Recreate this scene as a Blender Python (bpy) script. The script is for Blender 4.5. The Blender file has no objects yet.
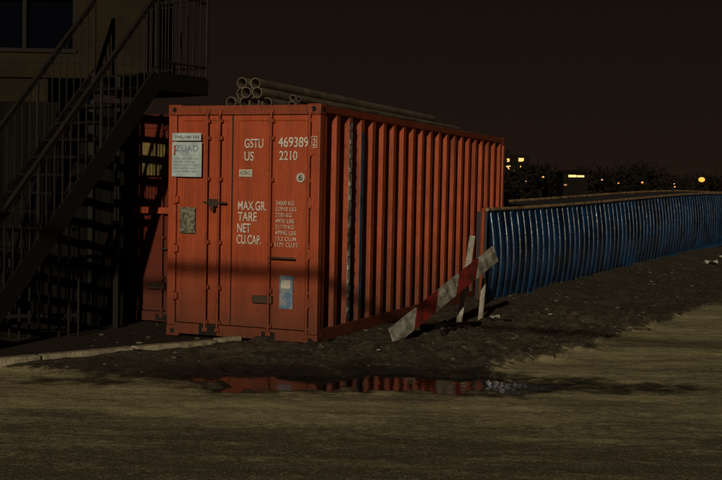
import bpy, math, random
from mathutils import Vector, Matrix, noise
random.seed(7)
scene=bpy.context.scene
COL=scene.collection
R=math.radians

# ---------------------------------------------------------------- helpers
def new_obj(name,verts,faces,mat=None,parent=None,smooth=False):
    me=bpy.data.meshes.new(name); me.from_pydata(verts,[],faces); me.update()
    if smooth:
        me.polygons.foreach_set('use_smooth',[True]*len(me.polygons))
    o=bpy.data.objects.new(name,me); COL.objects.link(o)
    if mat: me.materials.append(mat)
    if parent: o.parent=parent
    return o
def empty(name,loc=(0,0,0),rot=0):
    e=bpy.data.objects.new(name,None); COL.objects.link(e)
    e.location=loc; e.rotation_euler=(0,0,rot); e.empty_display_size=.2
    return e
class MB:
    def __init__(s): s.v=[]; s.f=[]
    def box(s,lo,hi,M=None):
        b=len(s.v)
        for z in (lo[2],hi[2]):
            for x,y in ((lo[0],lo[1]),(hi[0],lo[1]),(hi[0],hi[1]),(lo[0],hi[1])):
                p=Vector((x,y,z)); 
                if M: p=M@p
                s.v.append(tuple(p))
        for q in ((3,2,1,0),(4,5,6,7),(0,1,5,4),(1,2,6,5),(2,3,7,6),(3,0,4,7)):
            s.f.append(tuple(b+i for i in q))
    def tube(s,a,b_,r,n=10,cap=True,r2=None):
        a=Vector(a);b_=Vector(b_);d=(b_-a).normalized()
        u=d.orthogonal().normalized(); w=d.cross(u); r2=r if r2 is None else r2
        k=len(s.v)
        for P,rr in ((a,r),(b_,r2)):
            for i in range(n):
                t=2*math.pi*i/n
                s.v.append(tuple(P+(u*math.cos(t)+w*math.sin(t))*rr))
        for i in range(n):
            j=(i+1)%n; s.f.append((k+i,k+j,k+n+j,k+n+i))
        if cap:
            s.f.append(tuple(k+i for i in reversed(range(n)))); s.f.append(tuple(k+n+i for i in range(n)))
    def beam(s,a,b_,w,h):
        a=Vector(a);b_=Vector(b_);d=(b_-a); L=d.length; d.normalize()
        side=d.cross(Vector((0,0,1))); 
        if side.length<1e-3: side=Vector((1,0,0))
        side.normalize(); up=side.cross(d)
        M=Matrix((( side.x,d.x,up.x,a.x),(side.y,d.y,up.y,a.y),(side.z,d.z,up.z,a.z),(0,0,0,1)))
        s.box((-w/2,0,-h/2),(w/2,L,h/2),M)
    def pipe(s,a,b_,r,ri,n=20):
        a=Vector(a);b_=Vector(b_);d=(b_-a).normalized()
        u=d.orthogonal().normalized(); w=d.cross(u); k=len(s.v)
        for P,rr in ((a,r),(b_,r),(b_,ri),(a,ri)):
            for i in range(n):
                t=2*math.pi*i/n; s.v.append(tuple(P+(u*math.cos(t)+w*math.sin(t))*rr))
        for q in range(4):
            for i in range(n):
                j=(i+1)%n; q2=(q+1)%4
                s.f.append((k+q*n+i,k+q*n+j,k+q2*n+j,k+q2*n+i))
    def make(s,name,mat,parent=None,bevel=0,smooth=False):
        o=new_obj(name,s.v,s.f,mat,parent,smooth)
        if bevel:
            m=o.modifiers.new('b','BEVEL'); m.width=bevel; m.segments=2; m.limit_method='ANGLE'
        return o

def mat(name,base,rough=.7,metal=0,spec=.5,var=None,vscale=5,stretch=(1,1,1),bump=0,bscale=30,emis=None,estr=0,contrast=(.35,.65),obj=True):
    m=bpy.data.materials.new(name); m.use_nodes=True; nt=m.node_tree; N=nt.nodes; L=nt.links
    b=N['Principled BSDF']; b.inputs['Roughness'].default_value=rough; b.inputs['Metallic'].default_value=metal
    b.inputs['Specular IOR Level'].default_value=spec
    b.inputs['Base Color'].default_value=(*base,1)
    tc=N.new('ShaderNodeTexCoord'); mp=N.new('ShaderNodeMapping'); mp.inputs['Scale'].default_value=stretch
    L.new(tc.outputs['Object'],mp.inputs['Vector'])
    if var:
        n=N.new('ShaderNodeTexNoise'); n.inputs['Scale'].default_value=vscale; n.inputs['Detail'].default_value=8; n.inputs['Roughness'].default_value=.62
        L.new(mp.outputs[0],n.inputs['Vector'])
        r=N.new('ShaderNodeValToRGB'); r.color_ramp.elements[0].position=contrast[0]; r.color_ramp.elements[1].position=contrast[1]
        r.color_ramp.elements[0].color=(*base,1); r.color_ramp.elements[1].color=(*var,1)
        L.new(n.outputs['Fac'],r.inputs[0]); L.new(r.outputs[0],b.inputs['Base Color'])
    if bump:
        n2=N.new('ShaderNodeTexNoise'); n2.inputs['Scale'].default_value=bscale; n2.inputs['Detail'].default_value=6
        L.new(tc.outputs['Object'],n2.inputs['Vector'])
        bp=N.new('ShaderNodeBump'); bp.inputs['Strength'].default_value=bump; bp.inputs['Distance'].default_value=.02
        L.new(n2.outputs['Fac'],bp.inputs['Height']); L.new(bp.outputs[0],b.inputs['Normal'])
    if emis:
        b.inputs['Emission Color'].default_value=(*emis,1); b.inputs['Emission Strength'].default_value=estr
    return m

def paint_mat(name,c1,c2,dark,rust,low_shade=.6,rust_lo=.66,rough=.5,streak=.5,chips=.8):
    """weathered container paint: fading, rust spots, vertical streaks, shade low down painted in"""
    m=bpy.data.materials.new(name); m.use_nodes=True; nt=m.node_tree; N=nt.nodes; L=nt.links
    b=N['Principled BSDF']; b.inputs['Roughness'].default_value=rough; b.inputs['Specular IOR Level'].default_value=.35
    tc=N.new('ShaderNodeTexCoord')
    def nz(scale,st=(1,1,1),det=7,rg=.6):
        mp=N.new('ShaderNodeMapping'); mp.inputs['Scale'].default_value=st; L.new(tc.outputs['Object'],mp.inputs['Vector'])
        n=N.new('ShaderNodeTexNoise'); n.inputs['Scale'].default_value=scale; n.inputs['Detail'].default_value=det; n.inputs['Roughness'].default_value=rg
        L.new(mp.outputs[0],n.inputs['Vector']); return n.outputs['Fac']
    def ramp(src,a,c,va=0,vc=1):
        r=N.new('ShaderNodeMapRange'); r.inputs[1].default_value=a; r.inputs[2].default_value=c; r.inputs[3].default_value=va; r.inputs[4].default_value=vc
        L.new(src,r.inputs[0]); return r.outputs[0]
    def mix(f,a,c):
        x=N.new('ShaderNodeMix'); x.data_type='RGBA'
        if isinstance(f,float): x.inputs[0].default_value=f
        else: L.new(f,x.inputs[0])
        for k,v in ((6,a),(7,c)):
            if isinstance(v,tuple): x.inputs[k].default_value=(*v,1)
            else: L.new(v,x.inputs[k])
        return x.outputs[2]
    col=mix(ramp(nz(2.2),.35,.65),c1,c2)
    col=mix(ramp(nz(9,(1,1,.05)),.48,.75,0,streak),col,dark)
    col=mix(ramp(nz(26,(1,1,.25),10,.75),.50,.70,0,.65),col,dark)
    col=mix(ramp(nz(18,(1,1,.45),10,.75),rust_lo,rust_lo+.05,0,.9),col,rust)
    col=mix(ramp(nz(50,(1,1,1),4,.7),.68,.71,0,chips),col,(.32,.27,.22))
    sep=N.new('ShaderNodeSeparateXYZ'); L.new(tc.outputs['Object'],sep.inputs[0])
    ad=N.new('ShaderNodeMath'); ad.operation='MULTIPLY_ADD'; L.new(nz(3,(1,1,.4)),ad.inputs[0]); ad.inputs[1].default_value=.7; L.new(sep.outputs[2],ad.inputs[2])
    col=mix(ramp(ad.outputs[0],.35,1.45,low_shade,.0),col,(.05,.028,.018))  # shade over the lower walls painted in as a dark brown gradient
    L.new(col,b.inputs['Base Color'])
    bp=N.new('ShaderNodeBump'); bp.inputs['Strength'].default_value=.4; bp.inputs['Distance'].default_value=.012
    L.new(nz(5),bp.inputs['Height']); L.new(bp.outputs[0],b.inputs['Normal'])
    return m

RED=paint_mat('red_paint',(.42,.072,.023),(.48,.092,.032),(.23,.042,.016),(.11,.04,.018),rust_lo=.62,low_shade=.85,streak=.65)
RED_SIDE=paint_mat('red_side_paint',(.42,.072,.023),(.52,.100,.033),(.07,.020,.010),(.06,.022,.014),rust_lo=.62,streak=.8,low_shade=.85)
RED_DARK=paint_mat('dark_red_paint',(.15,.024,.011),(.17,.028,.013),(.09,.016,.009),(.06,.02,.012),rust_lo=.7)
RAILM=paint_mat('rail_paint',(.26,.050,.018),(.32,.066,.024),(.09,.028,.015),(.07,.03,.02),rust_lo=.58)
RODM=paint_mat('rod_paint',(.33,.058,.020),(.36,.070,.023),(.13,.035,.018),(.08,.03,.02),rust_lo=.56)
STEEL=mat('galvanised_steel',(.08,.05,.035),.5,.2,var=(.04,.024,.018),vscale=8,bump=.2)
GREYP=mat('bare_grey_paint',(.44,.46,.42),.7,var=(.06,.055,.05),vscale=5,stretch=(1,1,.6),contrast=(.44,.60))
BLUEP=mat('faded_blue_paint',(.06,.13,.20),.7,var=(.02,.03,.05),vscale=6)
BLACK=mat('black_void',(.006,.005,.005),.9)
RUBBER=mat('gasket_rubber',(.03,.02,.016),.8)
WHITE=mat('stencil_white',(.72,.70,.64),.7,var=(.42,.30,.22),vscale=30,contrast=(.48,.70))
DARKST=mat('shaded_stair_steel',(.011,.009,.007),.65,var=(.007,.006,.005),vscale=6,bump=.2,spec=.15)  # shadow over the stairs put into a near-black colour
PIPEM=mat('pipe_steel',(.27,.22,.16),.42,.3,var=(.12,.095,.07),vscale=4,bump=.1)

# ---------------------------------------------------------------- ground
def ss(a,b,x):
    t=max(0,min(1,(x-a)/(b-a))); return t*t*(3-2*t)
E0=Vector((1.27,10.4)); ED=Vector((.507,.862)); EN=Vector((-.862,.507))
def fn(x,y,s,o=0): return noise.noise(Vector((x*s+o,y*s-o,o*.7)))
KA=Vector((-6.0,8.03)); KD=Vector((.746,.667)); KN=Vector((-.667,.746))
def zones(x,y):
    p=Vector((x,y)); w=.26*fn(x,y,1.3,3)+.13*fn(x,y,4,9)+.05*fn(x,y,11,2)
    te=(p-E0).dot(EN)+w
    front=9.66+.34*max(0,-x-1.2)+.4*w
    mud=ss(-.10,.20,te)*ss(-.14,.22,y-front+.4*w)
    tk=(p-KA).dot(KN)
    yard=ss(0,.03,tk)*(1-ss(-1.3,-1.1,x))
    far=ss(30,45,y)+ss(12,20,abs(x)); far=min(1,far)
    e=math.sqrt(((x+.10)/1.85)**2+((y-10.05-.03*x)/.50)**2)+.45*fn(x,y,1.9,5)+.32*fn(x,y,5.5,1)+.12*fn(x,y,15,1)
    pud=1-ss(.80,1.2,e)
    e2=math.sqrt(((x-1.55)/1.4)**2+((y-10.02)/.30)**2)+.8*fn(x,y,1.7,15)+.4*fn(x,y,6,15)
    wet=max(pud,.75*(1-ss(.5,1.5,e2)), .95*(1-ss(.95,1.7,e)))
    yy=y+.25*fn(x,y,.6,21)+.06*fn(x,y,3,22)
    lit_sand=ss(7.4,8.8,yy)*.72+.40*ss(-.1,.5,fn(x*.35,y*2.2,1,30))*ss(6.7,7.6,yy)  # lit band across the road, dimmer foreground: light put into the sand colour
    lit_sand-=.30*ss(.0,.4,fn(x*.5,y*1.4,1.2,40))
    lit_sand*=1-.5*ss(1.5,4.5,x)*(1-ss(10.5,12.5,y))
    return mud,yard,far,pud,wet,te,max(0,min(1,lit_sand))
def hgt(x,y,z=None):
    mud,yard,far,pud,wet,te,_=z or zones(x,y)
    h=.014*fn(x,y,1.1)+.008*fn(x,y,9,2)+.008*fn(x*.4,y*2.5,2,6)+.004*fn(x,y,14,11)
    if mud>0:
        b=.045*fn(x,y,1.1,4)+.055*fn(x,y,2.7,7)+.040*fn(x,y,7,8)+.030*fn(x,y,13,8)+.040
        b+=.024*math.sin(te*9+1.2*fn(x,y,.8,3))
        bank=ss(0.2,2.2,te)*(.03+.32*ss(14,30,y))
        b*= (.55 if y>12.0 and te>1.6 else 1)*(.35+.65*ss(-2.4,-.9,x))
        b*=.35+.65*ss(10.5,11.4,y)
        h=h*(1-mud)+mud*(b+bank)
    h=h*(1-yard)+yard*.012
    h-=.080*pud
    if far>0: h=h*(1-far)
    return h
def axis(lo,hi,step,a,b):
    out=[]; v=lo
    while v<hi+1e-6: out.append(v); v+=step
    s=step; v=out[-1]
    while v<b: s*=1.16; v+=s; out.append(v)
    s=step; v=lo; pre=[]
    while v>a: s*=1.16; v-=s; pre.append(v)
    return pre[::-1]+out
xs=axis(-5.0,7.0,.030,-900,900); ys=axis(6.3,15.5,.030,-300,1500)
verts=[];cols=[]
for y in ys:
    for x in xs:
        if -30<x<40 and -20<y<70:
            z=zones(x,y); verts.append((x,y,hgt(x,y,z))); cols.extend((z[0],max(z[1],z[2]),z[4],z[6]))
        else:
            verts.append((x,y,0)); cols.extend((0,1,0,0))
nx=len(xs); faces=[(j*nx+i,j*nx+i+1,(j+1)*nx+i+1,(j+1)*nx+i) for j in range(len(ys)-1) for i in range(nx-1)]
def ground_mat():
    m=bpy.data.materials.new('ground_surface'); m.use_nodes=True; nt=m.node_tree; N=nt.nodes; L=nt.links
    b=N['Principled BSDF']; tc=N.new('ShaderNodeTexCoord')
    at=N.new('ShaderNodeAttribute'); at.attribute_name='zones'; sp=N.new('ShaderNodeSeparateColor'); L.new(at.outputs['Color'],sp.inputs[0])
    def nz(scale,st=(1,1,1),det=8,rg=.6):
        mp=N.new('ShaderNodeMapping'); mp.inputs['Scale'].default_value=st; L.new(tc.outputs['Object'],mp.inputs['Vector'])
        n=N.new('ShaderNodeTexNoise'); n.inputs['Scale'].default_value=scale; n.inputs['Detail'].default_value=det; n.inputs['Roughness'].default_value=rg
        L.new(mp.outputs[0],n.inputs['Vector']); return n.outputs['Fac']
    def ramp(src,a,c,va=0,vc=1):
        r=N.new('ShaderNodeMapRange'); r.inputs[1].default_value=a; r.inputs[2].default_value=c; r.inputs[3].default_value=va; r.inputs[4].default_value=vc
        L.new(src,r.inputs[0]); return r.outputs[0]
    def mix(f,a,c):
        x=N.new('ShaderNodeMix'); x.data_type='RGBA'; L.new(f,x.inputs[0])
        for k,v in ((6,a),(7,c)):
            if isinstance(v,tuple): x.inputs[k].default_value=(*v,1)
            else: L.new(v,x.inputs[k])
        return x.outputs[2]
    def op(o,a,c,cl=True):
        q=N.new('ShaderNodeMath'); q.operation=o; q.use_clamp=cl
        for k,v in ((0,a),(1,c)):
            if isinstance(v,float): q.inputs[k].default_value=v
            else: L.new(v,q.inputs[k])
        return q.outputs[0]
    asph=mix(ramp(nz(70,det=4,rg=.8),.45,.65),(.080,.068,.045),(.17,.145,.095))
    lit_sandc=mix(ramp(nz(1.1,(1,1.6,1)),.38,.62),(.58,.505,.28),(.40,.345,.19))  # pale sand tone that carries the painted lit band
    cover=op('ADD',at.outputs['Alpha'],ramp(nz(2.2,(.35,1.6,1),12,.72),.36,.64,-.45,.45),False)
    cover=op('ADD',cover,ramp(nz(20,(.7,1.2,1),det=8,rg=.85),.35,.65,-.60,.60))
    road=mix(cover,asph,lit_sandc)
    road=mix(ramp(nz(65,det=5,rg=.85),.55,.62,0,.8),road,(.62,.55,.36))
    road=mix(ramp(nz(42,(1.3,1,1),det=5,rg=.85),.53,.62,0,.85),road,(.055,.046,.030))
    mud=mix(ramp(nz(3),.4,.6),(.066,.054,.038),(.12,.098,.066))
    mud=mix(ramp(nz(24,det=8,rg=.8),.54,.63,0,.85),mud,(.30,.26,.18))
    mud=mix(ramp(nz(13,det=8,rg=.8),.50,.60,0,.9),mud,(.028,.022,.015))
    zm=op('ADD',sp.outputs[0],ramp(nz(8,det=8,rg=.8),.35,.65,-.45,.45),False)
    zm=ramp(zm,.35,.65)
    col=mix(zm,road,mud)
    yd=mix(ramp(nz(14,det=6,rg=.7),.5,.7,0,.8),(.040,.031,.021),(.08,.066,.045))
    col=mix(sp.outputs[1],col,yd)
    wz=op('ADD',sp.outputs[2],ramp(nz(7,(.6,1.4,1),det=8,rg=.75),.35,.65,-.35,.35),False)
    wet=ramp(wz,.15,.8,0,.88)
    col=mix(wet,col,(.018,.015,.011))
    L.new(col,b.inputs['Base Color'])
    L.new(ramp(wz,.2,.9,.9,.45),b.inputs['Roughness'])
    b.inputs['Specular IOR Level'].default_value=.2
    bp=N.new('ShaderNodeBump'); bp.inputs['Distance'].default_value=.03
    L.new(ramp(sp.outputs[0],0,1,.55,1.0),bp.inputs['Strength'])
    ad=N.new('ShaderNodeMath'); ad.operation='ADD'; L.new(nz(60,det=6,rg=.75),ad.inputs[0]); L.new(nz(16,det=8,rg=.8),ad.inputs[1])
    L.new(ad.outputs[0],bp.inputs['Height']); L.new(bp.outputs[0],b.inputs['Normal'])
    return m
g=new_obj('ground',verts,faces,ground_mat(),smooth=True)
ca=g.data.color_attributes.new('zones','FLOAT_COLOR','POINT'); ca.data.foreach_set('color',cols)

wv=[];n=48
for i in range(n):
    t=2*math.pi*i/n; wv.append((-.05+2.6*math.cos(t),10.05+1.0*math.sin(t),-.027))
WATER=mat('puddle_water',(.012,.010,.008),.07,0,spec=.42,bump=.10,bscale=8)
new_obj('puddle',wv,[tuple(range(n))],WATER)

kb=MB(); 
CONC=mat('kerb_concrete',(.42,.37,.25),.85,var=(.15,.125,.085),vscale=9,bump=.5)
t=0.
while t<6.25:
    a=KA+KD*t; b2=KA+KD*min(6.3,t+.98); dz=random.uniform(-.012,.008)
    kb.beam((a.x,a.y,.040+dz),(b2.x,b2.y,.040+dz+random.uniform(-.008,.008)),.12,.11); t+=1.0
kb.make('concrete_kerb',CONC,bevel=.014)

# ---------------------------------------------------------------- shipping containers
W,Hh,LEN=1.862,2.59,7.48
TH=-math.atan2(.378,.926)
def corrug(mb,x0,sgn,y0,y1,z0,z1,depth,pitch):
    pts=[];y=y0
    while y<y1-.01:
        for dy,o in ((0,0),(.26*pitch,0),(.40*pitch,1),(.86*pitch,1)):
            if y+dy<y1: pts.append((x0-sgn*depth*o,y+dy))
        y+=pitch
    pts.append((x0,y1))
    b=len(mb.v)
    for (x,y) in pts: mb.v.append((x,y,z0)); mb.v.append((x,y,z1))
    for i in range(len(pts)-1): mb.f.append((b+2*i,b+2*i+2,b+2*i+3,b+2*i+1))
    return pts
def container(name,loc,body,side,rail,rod,simple=False):
    E=empty(name,loc,TH)
    m=MB()
    p=.10
    for x in (0,W-p):
        for y in (0,LEN-p): m.box((x,y,.12),(x+p,y+p,Hh-.12))
    m.make('corner_posts',body,E,.008)
    m=MB()
    for x in (0,W-.06):
        m.box((x,p,.03),(x+.06,LEN-p,.17)); m.box((x,p,Hh-.09),(x+.06,LEN-p,Hh-.012))
    for y in (0.006,LEN-.066):
        m.box((p,y,.03),(W-p,y+.06,.15)); m.box((p,y,Hh-.115),(W-p,y+.06,Hh-.012))
    m.make('frame_rails',rail,E,.006)
    m=MB();h=MB()
    for x in (-.004,W-.156):
        for y in (-.004,LEN-.156):
            for z in (0,Hh-.118):
                m.box((x,y,z),(x+.16,y+.16,z+.118))
                yy=y-.003 if y<1 else y+.163
                h.tube((x+.08,yy if y<1 else yy-.01,z+.06),(x+.08,yy+.01 if y<1 else yy,z+.06),.028,12)
                xx=x-.003 if x<.5 else x+.153
                h.tube((xx,y+.08,z+.06),(xx+.01,y+.08,z+.06),.028,12)
    m.make('corner_castings',rail,E,.01); h.make('casting_holes',BLACK,E)
    m=MB()
    corrug(m,W-.008,1,p,LEN-p,.17,Hh-.09,.085,.355)
    m.make('side_wall_near',side,E)
    m=MB(); corrug(m,.008,-1,p,LEN-p,.17,Hh-.09,.05,.355); m.make('side_wall_off',side,E)
    m=MB(); m.box((.05,.07,Hh-.045),(W-.05,LEN-.07,Hh-.02)); m.box((.05,.08,.1),(W-.05,LEN-.07,.14)); m.box((p,LEN-.05,.15),(W-p,LEN-.02,Hh-.115)); m.make('roof_floor_end',rail,E)
    d=MB(); split=.80
    for a,b2 in ((p+.006,split-.009),(split+.009,W-p-.006)):
        wd=b2-a
        prof=[(a,0),(a+.04,0)]
        nrib=2; seg=(wd-.08)/nrib
        for k in range(nrib):
            s0=a+.04+k*seg
            prof+= [(s0+.015,0),(s0+.025,.010),(s0+seg-.025,.010),(s0+seg-.015,0)]
        prof+=[(b2-.04,0),(b2,0)]
        bb=len(d.v); y0=.03
        z0,z1=.16,Hh-.122
        for x,o in prof:
            for z,oo in ((z0,0),(z0+.05,0),(z0+.065,o),(z1-.065,o),(z1-.05,0),(z1,0)):
                d.v.append((x,y0+oo,z))
        for i in range(len(prof)-1):
            for j in range(5):
                q=bb+i*6+j; d.f.append((q,q+6,q+7,q+1))
    d.make('door_leaves',body,E)
    m=MB(); m.box((split-.012,.045,.16),(split+.012,.06,Hh-.12)); m.box((p,.06,.15),(W-p,.07,Hh-.12)); m.make('door_gasket',RUBBER,E)
    m=MB()
    for x in (.50,.655,1.285,1.742):
        m.tube((x,-.012,.10),(x,-.012,Hh-.06),.0145,10)
        for z in (.16,.55,1.05,1.75,2.2,Hh-.2): m.box((x-.028,-.006,z),(x+.028,.032,z+.04))
        m.box((x-.03,-.02,.075),(x+.03,.008,.12)); m.box((x-.03,-.02,Hh-.1),(x+.03,.008,Hh-.055))
    m.make('locking_rods',rod,E,.003)
    m=MB()
    for x in (.09,W-.10):
        for z in (.42,.95,1.5,2.05): m.box((x-.035,-.012,z),(x+.045,.03,z+.07)); m.tube((x,-.012,z-.02),(x,-.012,z+.09),.014,8)
    m.make('hinges',body,E,.003)
    m=MB()
    m.box((.47,-.04,1.50),(.76,-.018,1.52)); m.box((.54,-.045,1.47),(.65,-.016,1.55)); m.box((.57,-.055,1.42),(.61,-.02,1.475))
    m.box((1.285,-.035,.92),(1.60,-.02,.942)); m.box((1.08,-.012,.43),(1.32,.028,.51)) 
    m.make('lock_handles',STEEL,E,.004)
    m=MB(); m.box((.42,-.003,.035),(.64,.004,.15)); m.box((1.2,-.003,.045),(1.36,.004,.12)); m.make('forklift_recess',BLACK,E)
    return E

C1=(-2.178,12.763,0.02)
cont=container('shipping_container',C1,RED,RED_SIDE,RAILM,RODM)
def ribpatch(k,mt,z0=.2,z1=Hh-.12,name='bare_rib'):
    y=.10+.355*k; m=MB(); m.box((W-.0075,y+.004,z0),(W-.003,y+.088,z1)); m.make(name,mt,cont)
ribpatch(2,GREYP,.22,2.44); ribpatch(3,BLUEP,.3,2.35,'repainted_rib')
m=MB(); 
for i in range(14): 
    z=.30+i*.158; m.box((W-.003,.82,z),(W+.008,.87,z+.05))
m.make('lashing_points',GREYP,cont)

def text(s,x0,x1,z0,z1,mt,parent,y=.026,name=None):
    cu=bpy.data.curves.new('t','FONT'); cu.body=s; cu.size=1; cu.offset=.012
    o=bpy.data.objects.new('t',cu); COL.objects.link(o)
    bpy.context.view_layer.update()
    dg=bpy.context.evaluated_depsgraph_get(); me=bpy.data.meshes.new_from_object(o.evaluated_get(dg))
    bpy.data.objects.remove(o)
    vx=[v.co.x for v in me.vertices]; vy=[v.co.y for v in me.vertices]
    ax,bx,ay,by=min(vx),max(vx),min(vy),max(vy)
    for v in me.vertices:
        v.co=Vector((x0+(v.co.x-ax)/(bx-ax)*(x1-x0), y, z0+(v.co.y-ay)/(by-ay)*(z1-z0)))
    me.materials.clear(); me.materials.append(mt)
    q=bpy.data.objects.new(name or 'lettering',me); COL.objects.link(q); q.parent=parent
    return q
YT=.0275
text('GSTU',.945,1.175,2.115,2.215,WHITE,cont,YT); text('469389',1.355,1.715,2.125,2.235,WHITE,cont,YT)
text('US',.945,1.06,1.975,2.075,WHITE,cont,YT); text('2210',1.37,1.585,1.985,2.085,WHITE,cont,YT)
text('2',1.778,1.812,2.14,2.22,WHITE,cont,-.006)
m=MB(); 
for a,b2 in (((1.762,2.12),(1.828,2.127)),((1.762,2.235),(1.828,2.242)),((1.762,2.127),(1.768,2.235)),((1.822,2.127),(1.828,2.235))): m.box((a[0],-.006,a[1]),(b2[0],-.002,b2[1]))
m.make('check_digit_box',WHITE,cont)
text('MAX.GR.',.875,1.225,1.435,1.535,WHITE,cont,YT); text('TARE',.875,1.11,1.315,1.415,WHITE,cont,YT)
text('NET',.87,1.035,1.19,1.29,WHITE,cont,YT); text('CU.CAP.',.865,1.165,1.065,1.165,WHITE,cont,YT)
FAINT=mat('worn_stencil',(.62,.54,.46),.7,var=(.42,.16,.09),vscale=25,contrast=(.50,.66))
for i,s in enumerate(['24000 KG','52910 LBS','2230 KG','4920 LBS','21770 KG','47990 LBS','33.2 CU.M','1172 CU.FT']):
    z=1.50-.0645*i; text(s,1.335,1.335+.028*len(s),z,z+.046,FAINT,cont,YT)
LBL=mat('label_white',(.62,.62,.56),.6,var=(.45,.42,.36),vscale=12)
PAPER=mat('paper_sheet',(.56,.66,.68),.6,var=(.30,.38,.42),vscale=9,contrast=(.4,.7))
INK=mat('blue_ink',(.12,.18,.32),.6,var=(.30,.36,.42),vscale=30); DINK=mat('dark_ink',(.03,.03,.03),.6)
YEL=mat('faded_yellow',(.24,.185,.05),.7,var=(.14,.10,.03),vscale=9)
GRN=mat('grey_green_plate',(.22,.22,.15),.6,var=(.07,.07,.05),vscale=22,contrast=(.45,.55))
BLS=mat('blue_sticker',(.10,.19,.34),.6,var=(.26,.28,.30),vscale=14,contrast=(.45,.55))
def plate(nm,x0,x1,z0,z1,mt,par=cont,y=.028,t=.003):
    m=MB(); m.box((x0,y-t,z0),(x1,y,z1)); return m.make(nm,mt,par)
m=MB(); m.tube((1.63,.022,1.80),(1.63,.028,1.80),.052,24); m.make('round_label',LBL,cont)
text('6',1.607,1.653,1.768,1.832,DINK,cont,.0205)
plate('small_label',.885,1.045,1.80,1.88,LBL); text('CSC',.90,1.03,1.825,1.86,DINK,cont,.0235)
plate('paper_notice_top',.055,.425,2.19,2.275,PAPER,y=-.014,t=.002); plate('paper_notice',.055,.435,1.79,2.175,PAPER,y=-.014,t=.002)
text('TNL 100 103',.085,.40,2.215,2.245,DINK,cont,-.0175)
text('ZUAD',.095,.395,2.07,2.14,INK,cont,-.0175)
for i in range(5): text('mwn ono wnm uon'[i:],.085,.39-.03*(i%2),1.98-.035*i,1.998-.035*i,INK,cont,-.0175,'small_print')
plate('inspection_plate',.15,.345,1.16,1.45,GRN,y=.014)
plate('blue_sticker',1.40,1.56,.38,.74,BLS); plate('white_sticker',1.42,1.53,.60,.69,LBL,y=.0245,t=.002)

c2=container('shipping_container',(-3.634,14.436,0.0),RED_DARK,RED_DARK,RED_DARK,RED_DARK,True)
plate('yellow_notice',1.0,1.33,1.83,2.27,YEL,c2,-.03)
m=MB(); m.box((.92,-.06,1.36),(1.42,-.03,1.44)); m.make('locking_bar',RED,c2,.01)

# pipes on the roof
pp=empty('steel_pipe_bundle',(C1[0],C1[1],C1[2]),TH)
m=MB(); z0=Hh-.012
rp=.062
rows=[(.60,4),(.60+rp,3),(.60+rp*2.1,2)]
for r_i,(x0,nn) in enumerate(rows):
    for i in range(nn):
        x=x0+i*2*rp*1.01; z=z0+rp+r_i*rp*1.74
        ys_=.40+random.uniform(-.09,.09); m.pipe((x,ys_,z),(x+random.uniform(-.01,.01),ys_+6.2,z),rp,rp*.86,22)
for x,z,r in ((1.14,z0+.05,.05),(1.24,z0+.045,.045),(1.33,z0+.04,.04),(1.19,z0+.13,.04),(1.42,z0+.03,.03),(1.50,z0+.03,.03),(1.28,z0+.115,.03)):
    m.pipe((x,.55+random.random()*.5,z),(x+.06,6.9-random.random()*.6,z),r,r*.8,16)
m.make('pipes',PIPEM,pp)
for o in pp.children:
    o.data.polygons.foreach_set('use_smooth',[True]*len(o.data.polygons))
    md=o.modifiers.new('e','EDGE_SPLIT'); md.split_angle=R(35)
m=MB()
for y in (1.3,3.4,5.6): m.box((.42,y,z0-.005),(1.6,y+.07,z0+.012))
m.make('timber_bearers',DARKST,pp)

# ---------------------------------------------------------------- blue corrugated steel structure
bw=empty('blue_corrugated_tank')
A=Vector((1.86,17.0)); D=Vector((.486,.874)); Nn=Vector((.874,-.486))
L_=26.; H0=1.42; PIT=.27; RR=.062
BLUE=mat('glossy_blue_paint',(.003,.026,.078),.22,0,spec=1.0,var=(.001,.007,.020),vscale=1.8,stretch=(1,1,.8),bump=.5,bscale=3.5,contrast=(.40,.60))
v=[];f=[]; nh=16
def zb(s): return .0+.37*ss(-2,17,s)
prof=[]
s=0.
while s<L_:
    j_=random.uniform(-.010,.010)
    prof.append((s+.01,0))
    for k in range(11):
        a=math.pi*k/10; prof.append((s+.14+j_-RR*math.cos(a),RR*math.sin(a)))
    s+=PIT
ns=len(prof)
for (s,c) in prof:
    wob=.008*noise.noise(Vector((s*1.3,3,0)))
    for j in range(nh+1):
        h=j/nh
        out=.085*math.sin(math.pi*(.05+.95*h))
        p=A+D*(s+.05*h)+Nn*(out+c*(.8+.2*math.sin(math.pi*h))+wob)
        v.append((p.x,p.y,zb(s)-.05+h*(H0+.05)))
for i in range(ns-1):
    for j in range(nh):
        q=i*(nh+1)+j; f.append((q,q+nh+1,q+nh+2,q+1))
new_obj('corrugated_face',v,f,BLUE,bw,True)
RIM=mat('rim_steel',(.50,.34,.19),.40,.1,var=(.14,.08,.05),vscale=5)
BDK=mat('blue_top_paint',(.02,.03,.045),.6,var=(.035,.03,.03),vscale=3)
m=MB()
def PT(s,n_,z): p=A+D*s+Nn*n_; return (p.x,p.y,zb(s)+z)
for k in range(26):
    m.tube(PT(k*1.,.02,H0+.015),PT(k+1.,.02,H0+.015),.030,10)
    if k>=3: m.tube(PT(k*1.,-.95,H0+.06),PT(k+1.,-.95,H0+.06),.03,8)
m.make('rim_tube',RIM,bw)
m=MB(); m.tube(PT(0,-.06,0),PT(0,-.04,H0+.03),.03,10); m.make('end_post',RODM,bw)
m=MB()
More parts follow.
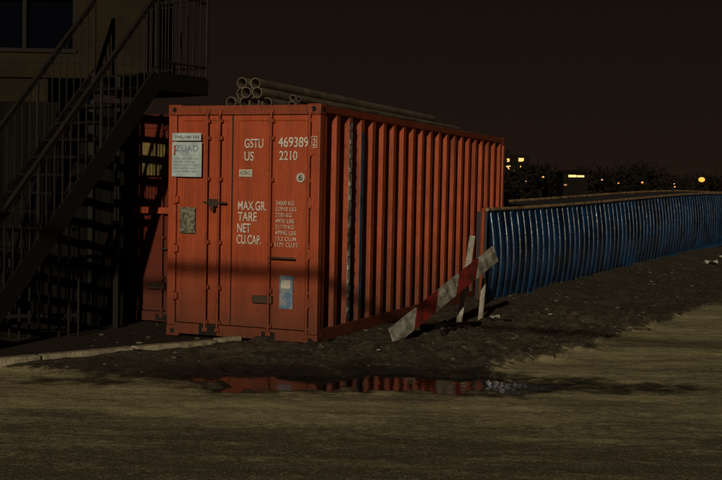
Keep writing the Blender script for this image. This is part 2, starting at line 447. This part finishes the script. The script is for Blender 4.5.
for k in range(26):
    a,b2=PT(k,.04,H0-.02),PT(k+1,.04,H0-.02)
    w=.96 if k>=3 else .18
    up_=(.03 if k>=3 else -.02)
    c_,d_=PT(k,.04-w,H0+up_),PT(k+1,.04-w,H0+up_)
    bb=len(m.v); m.v+= [a,b2,d_,c_, PT(k,.04-w,0),PT(k+1,.04-w,0)]; m.f+=[(bb,bb+1,bb+2,bb+3),(bb+3,bb+2,bb+5,bb+4)]
m.v+=[PT(0,.01,-.05),PT(0,.03,H0-.02),PT(0,-.14,H0-.02),PT(0,-.14,-.05)]; q=len(m.v); m.f.append((q-4,q-3,q-2,q-1))
m.make('top_and_back',BDK,bw)
BLT=mat('blue_skirt',(.015,.11,.26),.35)
m=MB()
for k in range(26): m.beam(PT(k,.11,.03),PT(k+1,.11,.03),.05,.05)
m.make('bottom_rail',BLT,bw)

# ---------------------------------------------------------------- striped barrier board, leaning
bb_=empty('striped_barrier_board')
p0=Vector((.36,12.35,.10)); p1=Vector((1.66,14.0,.95))
d=(p1-p0); Lb=d.length; d.normalize()
sd=Vector((0,0,1))-d*d.z; sd.normalize(); nrm=d.cross(sd); nrm.normalize()
sd=(sd+nrm*(-.15)).normalized(); nrm=d.cross(sd).normalized()
RW=mat('barrier_red',(.24,.020,.013),.6,var=(.055,.011,.009),vscale=7); WW=mat('barrier_white',(.42,.40,.35),.6,var=(.10,.085,.065),vscale=9,contrast=(.38,.62))
M=Matrix(((d.x,sd.x,nrm.x,p0.x),(d.y,sd.y,nrm.y,p0.y),(d.z,sd.z,nrm.z,p0.z),(0,0,0,1)))
hw=.10; nst=5; seg=Lb/nst; sl=.09
red=MB();wh=MB()
cuts=[seg*i for i in range(nst)]+[Lb]
for i in range(nst):
    t_=red if i%2==1 else wh
    a,b2=cuts[i],cuts[i+1]
    sa=0 if i==0 else sl; sb=0 if i==nst-1 else sl
    k=len(t_.v)
    for z in (-.014,.014):
        for x,y in ((a-sa,-hw),(b2-sb,-hw),(b2+sb,hw),(a+sa,hw)):
            t_.v.append(tuple(M@Vector((x,y,z))))
    for q in ((3,2,1,0),(4,5,6,7),(0,1,5,4),(1,2,6,5),(2,3,7,6),(3,0,4,7)): t_.f.append(tuple(k+w for w in q))
red.make('red_stripes',RW,bb_); wh.make('white_stripes',WW,bb_)
WP=mat('post_white',(.62,.60,.54),.6,var=(.30,.27,.22),vscale=9)
m=MB()
m.beam((1.22,14.02,-.02),(1.385,14.10,1.16),.05,.05); m.beam((1.52,14.3,0),(1.56,14.25,.62),.035,.045)
m.make('support_posts',WP,bb_)
m=MB(); m.beam((.75,13.3,.10),(1.9,14.4,.06),.10,.06); m.beam((.95,12.85,.10),(1.75,14.7,.05),.07,.05); m.make('base_timbers',DARKST,bb_)

# ---------------------------------------------------------------- steel staircase
st=empty('steel_staircase')
S=Vector((-2.35,13.0)); dn=Vector((-.6,-.8)); wd=Vector((-.8,.6)); bk=Vector((.6,.8)); ZP=3.0; RUN=2.45; SW=1.1
def q3(p,z): return (p.x,p.y,z)
m=MB()
for w in (0,SW):
    a=S+wd*w; e=a+dn*RUN; m.beam(q3(a,ZP-.06),q3(e,.02),.05,.20)
NT=15
for i in range(1,NT):
    t=i/NT; c=S+dn*RUN*t; z=ZP*(1-t)
    m.beam(q3(c+wd*.02,z),q3(c+wd*(SW-.02),z),.22,.03)
def quad_slab(a,b2,c_,d_,z0,z1):
    k=len(m.v)
    for z in (z0,z1):
        for p in (a,b2,c_,d_): m.v.append(q3(p,z))
    for q in ((3,2,1,0),(4,5,6,7),(0,1,5,4),(1,2,6,5),(2,3,7,6),(3,0,4,7)): m.f.append(tuple(k+w for w in q))
PD=.78
quad_slab(S,S+bk*PD,S+bk*PD+wd*SW,S+wd*SW,ZP-.03,ZP)
m.beam(q3(S,ZP-.12),q3(S+bk*PD,ZP-.12),.06,.18); m.beam(q3(S+wd*SW,ZP-.12),q3(S+wd*SW+bk*PD,ZP-.12),.06,.18)
m.beam(q3(S+bk*PD,ZP-.12),q3(S+bk*PD+wd*SW,ZP-.12),.06,.18)
for p in (Vector((-2.88,13.36)),Vector((-3.25,13.62))): m.box((p.x-.03,p.y-.03,0),(p.x+.03,p.y+.03,ZP-.03))
m.make('treads_and_platform',DARKST,st)
m=MB()
def rail(a,za,b2,zb_,h=.95,gap=.10):
    m.tube(q3(a,za+h),q3(b2,zb_+h),.024,8); m.tube(q3(a,za+.12),q3(b2,zb_+.12),.013,6); m.tube(q3(a,za+h*.93),q3(b2,zb_+h*.93),.011,6)
    L=(b2-a).length; k=int(L/gap)
    for i in range(k+1):
        t=i/k; p=a.lerp(b2,t); z=za+(zb_-za)*t; r=.02 if i%8==0 else .009
        m.tube(q3(p,z),q3(p,z+h),r,6)
for w in (0,SW): a=S+wd*w; rail(a,ZP-.02,a+dn*RUN,.0)
rail(S,ZP,S+bk*PD,ZP); rail(S+bk*PD,ZP,S+bk*PD+wd*SW,ZP)
RLM=mat('railing_steel',(.020,.015,.011),.6,var=(.012,.010,.008),vscale=6,spec=.2)  # railing colour darkened to hold the shadow over the stairs
m.make('railings',RLM,st)

pf=MB()
a=Vector((-4.7,12.0)); b2=Vector((-3.12,12.55))
for z in (.25,1.2): pf.beam(q3(a,z),q3(b2,z),.03,.04)
for i in range(17):
    p=a.lerp(b2,i/16); pf.box((p.x-.011,p.y-.011,0),(p.x+.011,p.y+.011,1.25))
pf.make('picket_fence',DARKST)
TIM=mat('dark_timber',(.009,.007,.006),.9,var=(.005,.004,.004),vscale=5,stretch=(1,1,.1),spec=.1)
m=MB(); x=-7.0
while x<-2.98:
    m.box((x,13.66+random.uniform(-.006,.006),0),(x+.142,13.69,2.68)); x+=.148
m.box((-7,13.70,.4),(-2.95,13.74,.5)); m.box((-7,13.70,2.2),(-2.95,13.74,2.3))
m.make('timber_wall',TIM)

# ---------------------------------------------------------------- building
B=empty('office_building')
BEI=mat('shaded_beige_cladding',(.030,.022,.012),.85,var=(.016,.012,.007),vscale=1.6,bump=.2,spec=.1)  # beige darkened in the colour itself for the shaded left side
GL=mat('dark_window_glass',(.002,.003,.006),.05,spec=.12); FR=mat('window_frame',(.010,.008,.006),.6,spec=.1)
m=MB()
YB=16.2
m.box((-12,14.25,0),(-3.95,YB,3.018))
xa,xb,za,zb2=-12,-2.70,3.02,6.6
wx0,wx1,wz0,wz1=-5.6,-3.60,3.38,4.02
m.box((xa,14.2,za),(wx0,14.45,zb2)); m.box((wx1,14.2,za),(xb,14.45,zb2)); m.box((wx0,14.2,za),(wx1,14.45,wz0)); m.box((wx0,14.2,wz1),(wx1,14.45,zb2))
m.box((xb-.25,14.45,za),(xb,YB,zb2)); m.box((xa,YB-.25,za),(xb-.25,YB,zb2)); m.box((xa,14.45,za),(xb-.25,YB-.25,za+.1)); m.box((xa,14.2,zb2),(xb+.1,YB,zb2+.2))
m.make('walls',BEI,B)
m=MB(); m.box((wx0,14.34,wz0),(wx1,14.36,wz1)); m.make('window_glass',GL,B)
m=MB()
for xx in (wx0,-4.95,-4.28,wx1-.05): m.box((xx,14.27,wz0),(xx+.05,14.335,wz1))
m.box((wx0-.03,14.17,wz0-.05),(wx1+.03,14.27,wz0-.002)); m.make('window_frame',FR,B)
m=MB()
for z in (3.2,4.25,4.9): m.box((xa,14.193,z),(xb,14.197,z+.02))
m.make('cladding_joints',FR,B)

# added unseen pipe beam, placed only to throw the thin shadow across the container
el=R(17); az=Vector((-.19,-.982)); Ld=Vector((az.x*math.cos(el),az.y*math.cos(el),math.sin(el)))
gc=Vector((-1.3,12.4,.80))+Ld*((12.4-2.0)/(-Ld.y))
ga=gc+Vector((-.926,.378,0))*5.5; gb=gc-Vector((-.926,.378,0))*5.5
m=MB(); m.tube(ga,gb,.055,12)
for p in (ga,gb): m.tube((p.x,p.y,0),(p.x,p.y,p.z),.055,12); m.box((p.x-.18,p.y-.18,0),(p.x+.18,p.y+.18,.08))
m.make('added_shadow_beam',DARKST)

# ---------------------------------------------------------------- debris
def rock(c,r):
    k=len(m.v)
    t=(1+5**.5)/2
    vs=[(-1,t,0),(1,t,0),(-1,-t,0),(1,-t,0),(0,-1,t),(0,1,t),(0,-1,-t),(0,1,-t),(t,0,-1),(t,0,1),(-t,0,-1),(-t,0,1)]
    for a in vs:
        a=Vector(a).normalized()*r*random.uniform(.7,1.2); m.v.append((c[0]+a.x*1.2,c[1]+a.y,c[2]+a.z*.6))
    for q in ((0,11,5),(0,5,1),(0,1,7),(0,7,10),(0,10,11),(1,5,9),(5,11,4),(11,10,2),(10,7,6),(7,1,8),(3,9,4),(3,4,2),(3,2,6),(3,6,8),(3,8,9),(4,9,5),(2,4,11),(6,2,10),(8,6,7),(9,8,1)):
        m.f.append(tuple(k+w for w in q))
m=MB()
cnt=0
while cnt<1000:
    x=random.uniform(-3,9); y=random.uniform(9.7,24); z=zones(x,y)
    if z[0]<.4 or z[3]>.05: continue
    u=Vector((x,y))-Vector((C1[0],C1[1])); lx=u.x*.926-u.y*.378; ly=u.x*.378+u.y*.926
    if -.1<lx<W+.08 and ly>-.05: continue
    rock((x,y,hgt(x,y,z)+.002),random.choice((.008,.010,.012,.015,.018,.022,.032))); cnt+=1
for i in range(2200):
    x=random.uniform(-4.2,4.6); y=random.uniform(6.6,9.5); rock((x,y,hgt(x,y)+.000),random.choice((.004,.004,.005,.006,.008)))
m.make('loose_stones',mat('stone',(.13,.11,.075),.9,var=(.045,.038,.028),vscale=6,contrast=(.42,.58)))
m=MB()
for x,y,s in ((1.75,14.6,.06),(7.6,24.6,.14),(8.4,26.2,.10),(2.6,15.4,.03),(9.2,27.,.10),(.2,11.4,.02),(3.1,13.6,.02)):
    hh=hgt(x,y); k=len(m.v)
    for i in range(4):
        for j in range(4): m.v.append((x+(i-1.5)*s*.6+random.uniform(-.2,.2)*s,y+(j-1.5)*s*.5,hh+.01+random.uniform(0,.8)*s))
    for i in range(3):
        for j in range(3): q=k+i*4+j; m.f.append((q,q+1,q+5,q+4))
m.make('paper_litter',mat('litter',(.45,.43,.38),.8))

# ---------------------------------------------------------------- distance
LEAF=mat('tree_foliage_dark',(.020,.015,.010),.9,var=(.010,.008,.006),vscale=.3,spec=.1)
m=MB()
def tree(x,y,h,r):
    m.tube((x,y,-.2),(x,y,h*.6),.22,6,r2=.1)
    for k in range(5):
        a=random.uniform(0,6.28); m.tube((x,y,h*.35+k*.3),(x+math.cos(a)*r*.7,y+math.sin(a)*r*.7,h*.75),.09,5,r2=.03)
    cl=[(random.gauss(0,r*.45),random.gauss(0,r*.45),h*random.uniform(.35,.95),r*random.uniform(.25,.5)) for _ in range(9)]
    for c in cl:
        for _ in range(36):
            p=Vector((random.gauss(0,1),random.gauss(0,1),random.gauss(0,1)))*c[3]*.6
            ctr=Vector((x+c[0],y+c[1],min(h,c[2])))+p
            if ctr.z<.2: ctr.z=.2
            a=Vector((random.gauss(0,1),random.gauss(0,1),random.gauss(0,1))).normalized(); b3=a.orthogonal().normalized(); s=random.uniform(.18,.42)
            k=len(m.v); m.v+= [tuple(ctr-a*s),tuple(ctr+b3*s),tuple(ctr+a*s),tuple(ctr-b3*s)]; m.f.append((k,k+1,k+2,k+3))
for i in range(210):
    u=random.uniform(.02,.46); Y=random.uniform(172,235)
    hp=.018+.003*math.sin(u*60)+.009*math.exp(-((u-.165)/.018)**2)+.005*math.exp(-((u-.235)/.03)**2)
    tree(u*Y,Y,1.7+Y*hp*random.uniform(.55,1.0),random.uniform(2.,3.6))
for i in range(30):
    Y=random.uniform(200,260); tree(random.uniform(-120,-5),Y,random.uniform(4,7),3)
m.make('distant_trees',LEAF)
LIT=mat('lit_window',(.8,.6,.3),.5,emis=(1,.44,.10),estr=1.3); LIT2=mat('lit_band',(.8,.7,.4),.5,emis=(1,.62,.16),estr=1.2); LITD=mat('dim_window',(.5,.3,.1),.5,emis=(1,.4,.10),estr=.25)
DB=mat('far_building_wall',(.012,.009,.007),.9,var=(.008,.006,.005),vscale=.4,spec=.1)
ob=empty('apartment_block')
m=MB(); m.box((27,262,0),(38.5,274,10.6)); m.box((29,263,10.6),(34,270,11.8)); m.make('walls',DB,ob)
m=MB()
for (x,z,w,h) in ((33.2,8.9,.6,.7),(35.9,9.0,1.2,.8),(33.1,7.2,1.0,.8),(36.3,7.5,.5,.5)): m.box((x,261.9,z),(x+w,261.96,z+h))
m.make('lit_windows',LIT,ob)
m=MB()
for (x,z) in ((31,6),(34.6,6.2),(30.6,8.7)): m.box((x,261.9,z),(x+.8,261.96,z+.8))
m.make('dim_windows',LITD,ob)
sg=empty('lit_shed')
m=MB(); m.box((28.3,160,0),(31.8,166,4.6)); m.v+=[(28.1,159.9,4.6),(32,159.9,4.6),(32,166.1,4.6),(28.1,166.1,4.6),(28.1,163,5.1),(32,163,5.1)]; k=len(m.v)-6; m.f+=[(k,k+1,k+5,k+4),(k+2,k+3,k+4,k+5),(k,k+4,k+3),(k+1,k+2,k+5)]; m.make('walls',DB,sg)
m=MB(); m.box((29.0,159.9,4.1),(30.1,159.96,4.42)); m.box((30.2,159.9,4.12),(31.2,159.96,4.38)); m.make('lit_windows',LIT2,sg)
m=MB(); m.box((28.4,159.9,2.9),(28.8,159.96,3.1)); m.make('dim_windows',LITD,sg)
def lamp(x,y,h,r,col,st_):
    e=empty('street_lamp',(x,y,0))
    m=MB(); m.tube((0,0,0),(0,0,h),.07,8,r2=.05); m.tube((0,0,h),(-.9,-.2,h+.15),.04,6); m.make('pole',DB,e)
    m=MB()
    n1,n2=10,6
    for j in range(n2+1):
        for i in range(n1):
            a=2*math.pi*i/n1; b4=math.pi*j/n2; m.v.append((-.9+r*1.2*math.cos(a)*math.sin(b4),-.2+r*math.sin(a)*math.sin(b4),h+.02+r*.9*math.cos(b4)))
    for j in range(n2):
        for i in range(n1): m.f.append((j*n1+i,j*n1+(i+1)%n1,(j+1)*n1+(i+1)%n1,(j+1)*n1+i))
    m.make('lamp_head',mat('lamp_glass',(1,.5,.15),.4,emis=col,estr=st_),e)
for a in ((48.6,160,4.1,.38,(1,.26,.03),2.0),(41.5,165,3.6,.14,(1,.34,.06),1.3),(44.3,158,3.0,.10,(1,.3,.06),1.1),(26.0,158,4.0,.13,(1,.3,.06),1.1),(37.6,163,3.4,.11,(1,.3,.06),.9),(34.6,160,3.8,.10,(1,.7,.35),.9),(46.4,166,3.5,.08,(1,.7,.4),.8),(24.2,162,3.4,.08,(1,.6,.3),.6)): lamp(*a)

# ---------------------------------------------------------------- world + sun + camera
w=bpy.data.worlds.new('World'); scene.world=w; w.use_nodes=True; nt=w.node_tree; N=nt.nodes; L=nt.links
bg=N['Background']; tc=N.new('ShaderNodeTexCoord'); sp=N.new('ShaderNodeSeparateXYZ'); L.new(tc.outputs['Generated'],sp.inputs[0])
r=N.new('ShaderNodeValToRGB'); L.new(sp.outputs[2],r.inputs[0])
e=r.color_ramp.elements; e[0].position=0; e[0].color=(.0135,.0078,.0050,1); e[1].position=1; e[1].color=(.0035,.0026,.0026,1)
x=e.new(.18); x.color=(.0080,.0050,.0040,1)
L.new(r.outputs[0],bg.inputs[0]); bg.inputs[1].default_value=1.0
sl=bpy.data.lights.new('sun','SUN'); sl.energy=1.65; sl.angle=R(.9); sl.color=(1,.86,.62)
so=bpy.data.objects.new('sun',sl); COL.objects.link(so)
so.rotation_euler=Ld.to_track_quat('Z','Y').to_euler()
cam=bpy.data.cameras.new('camera'); co=bpy.data.objects.new('camera',cam); COL.objects.link(co)
cam.lens=56.6; cam.sensor_width=36; cam.clip_end=3000
co.matrix_world=Matrix.Translation((0,0,1.7))@Matrix.Rotation(R(90-2.52),4,'X')@Matrix.Rotation(.02,4,'Z')
scene.camera=co
scene.view_settings.view_transform='Standard'
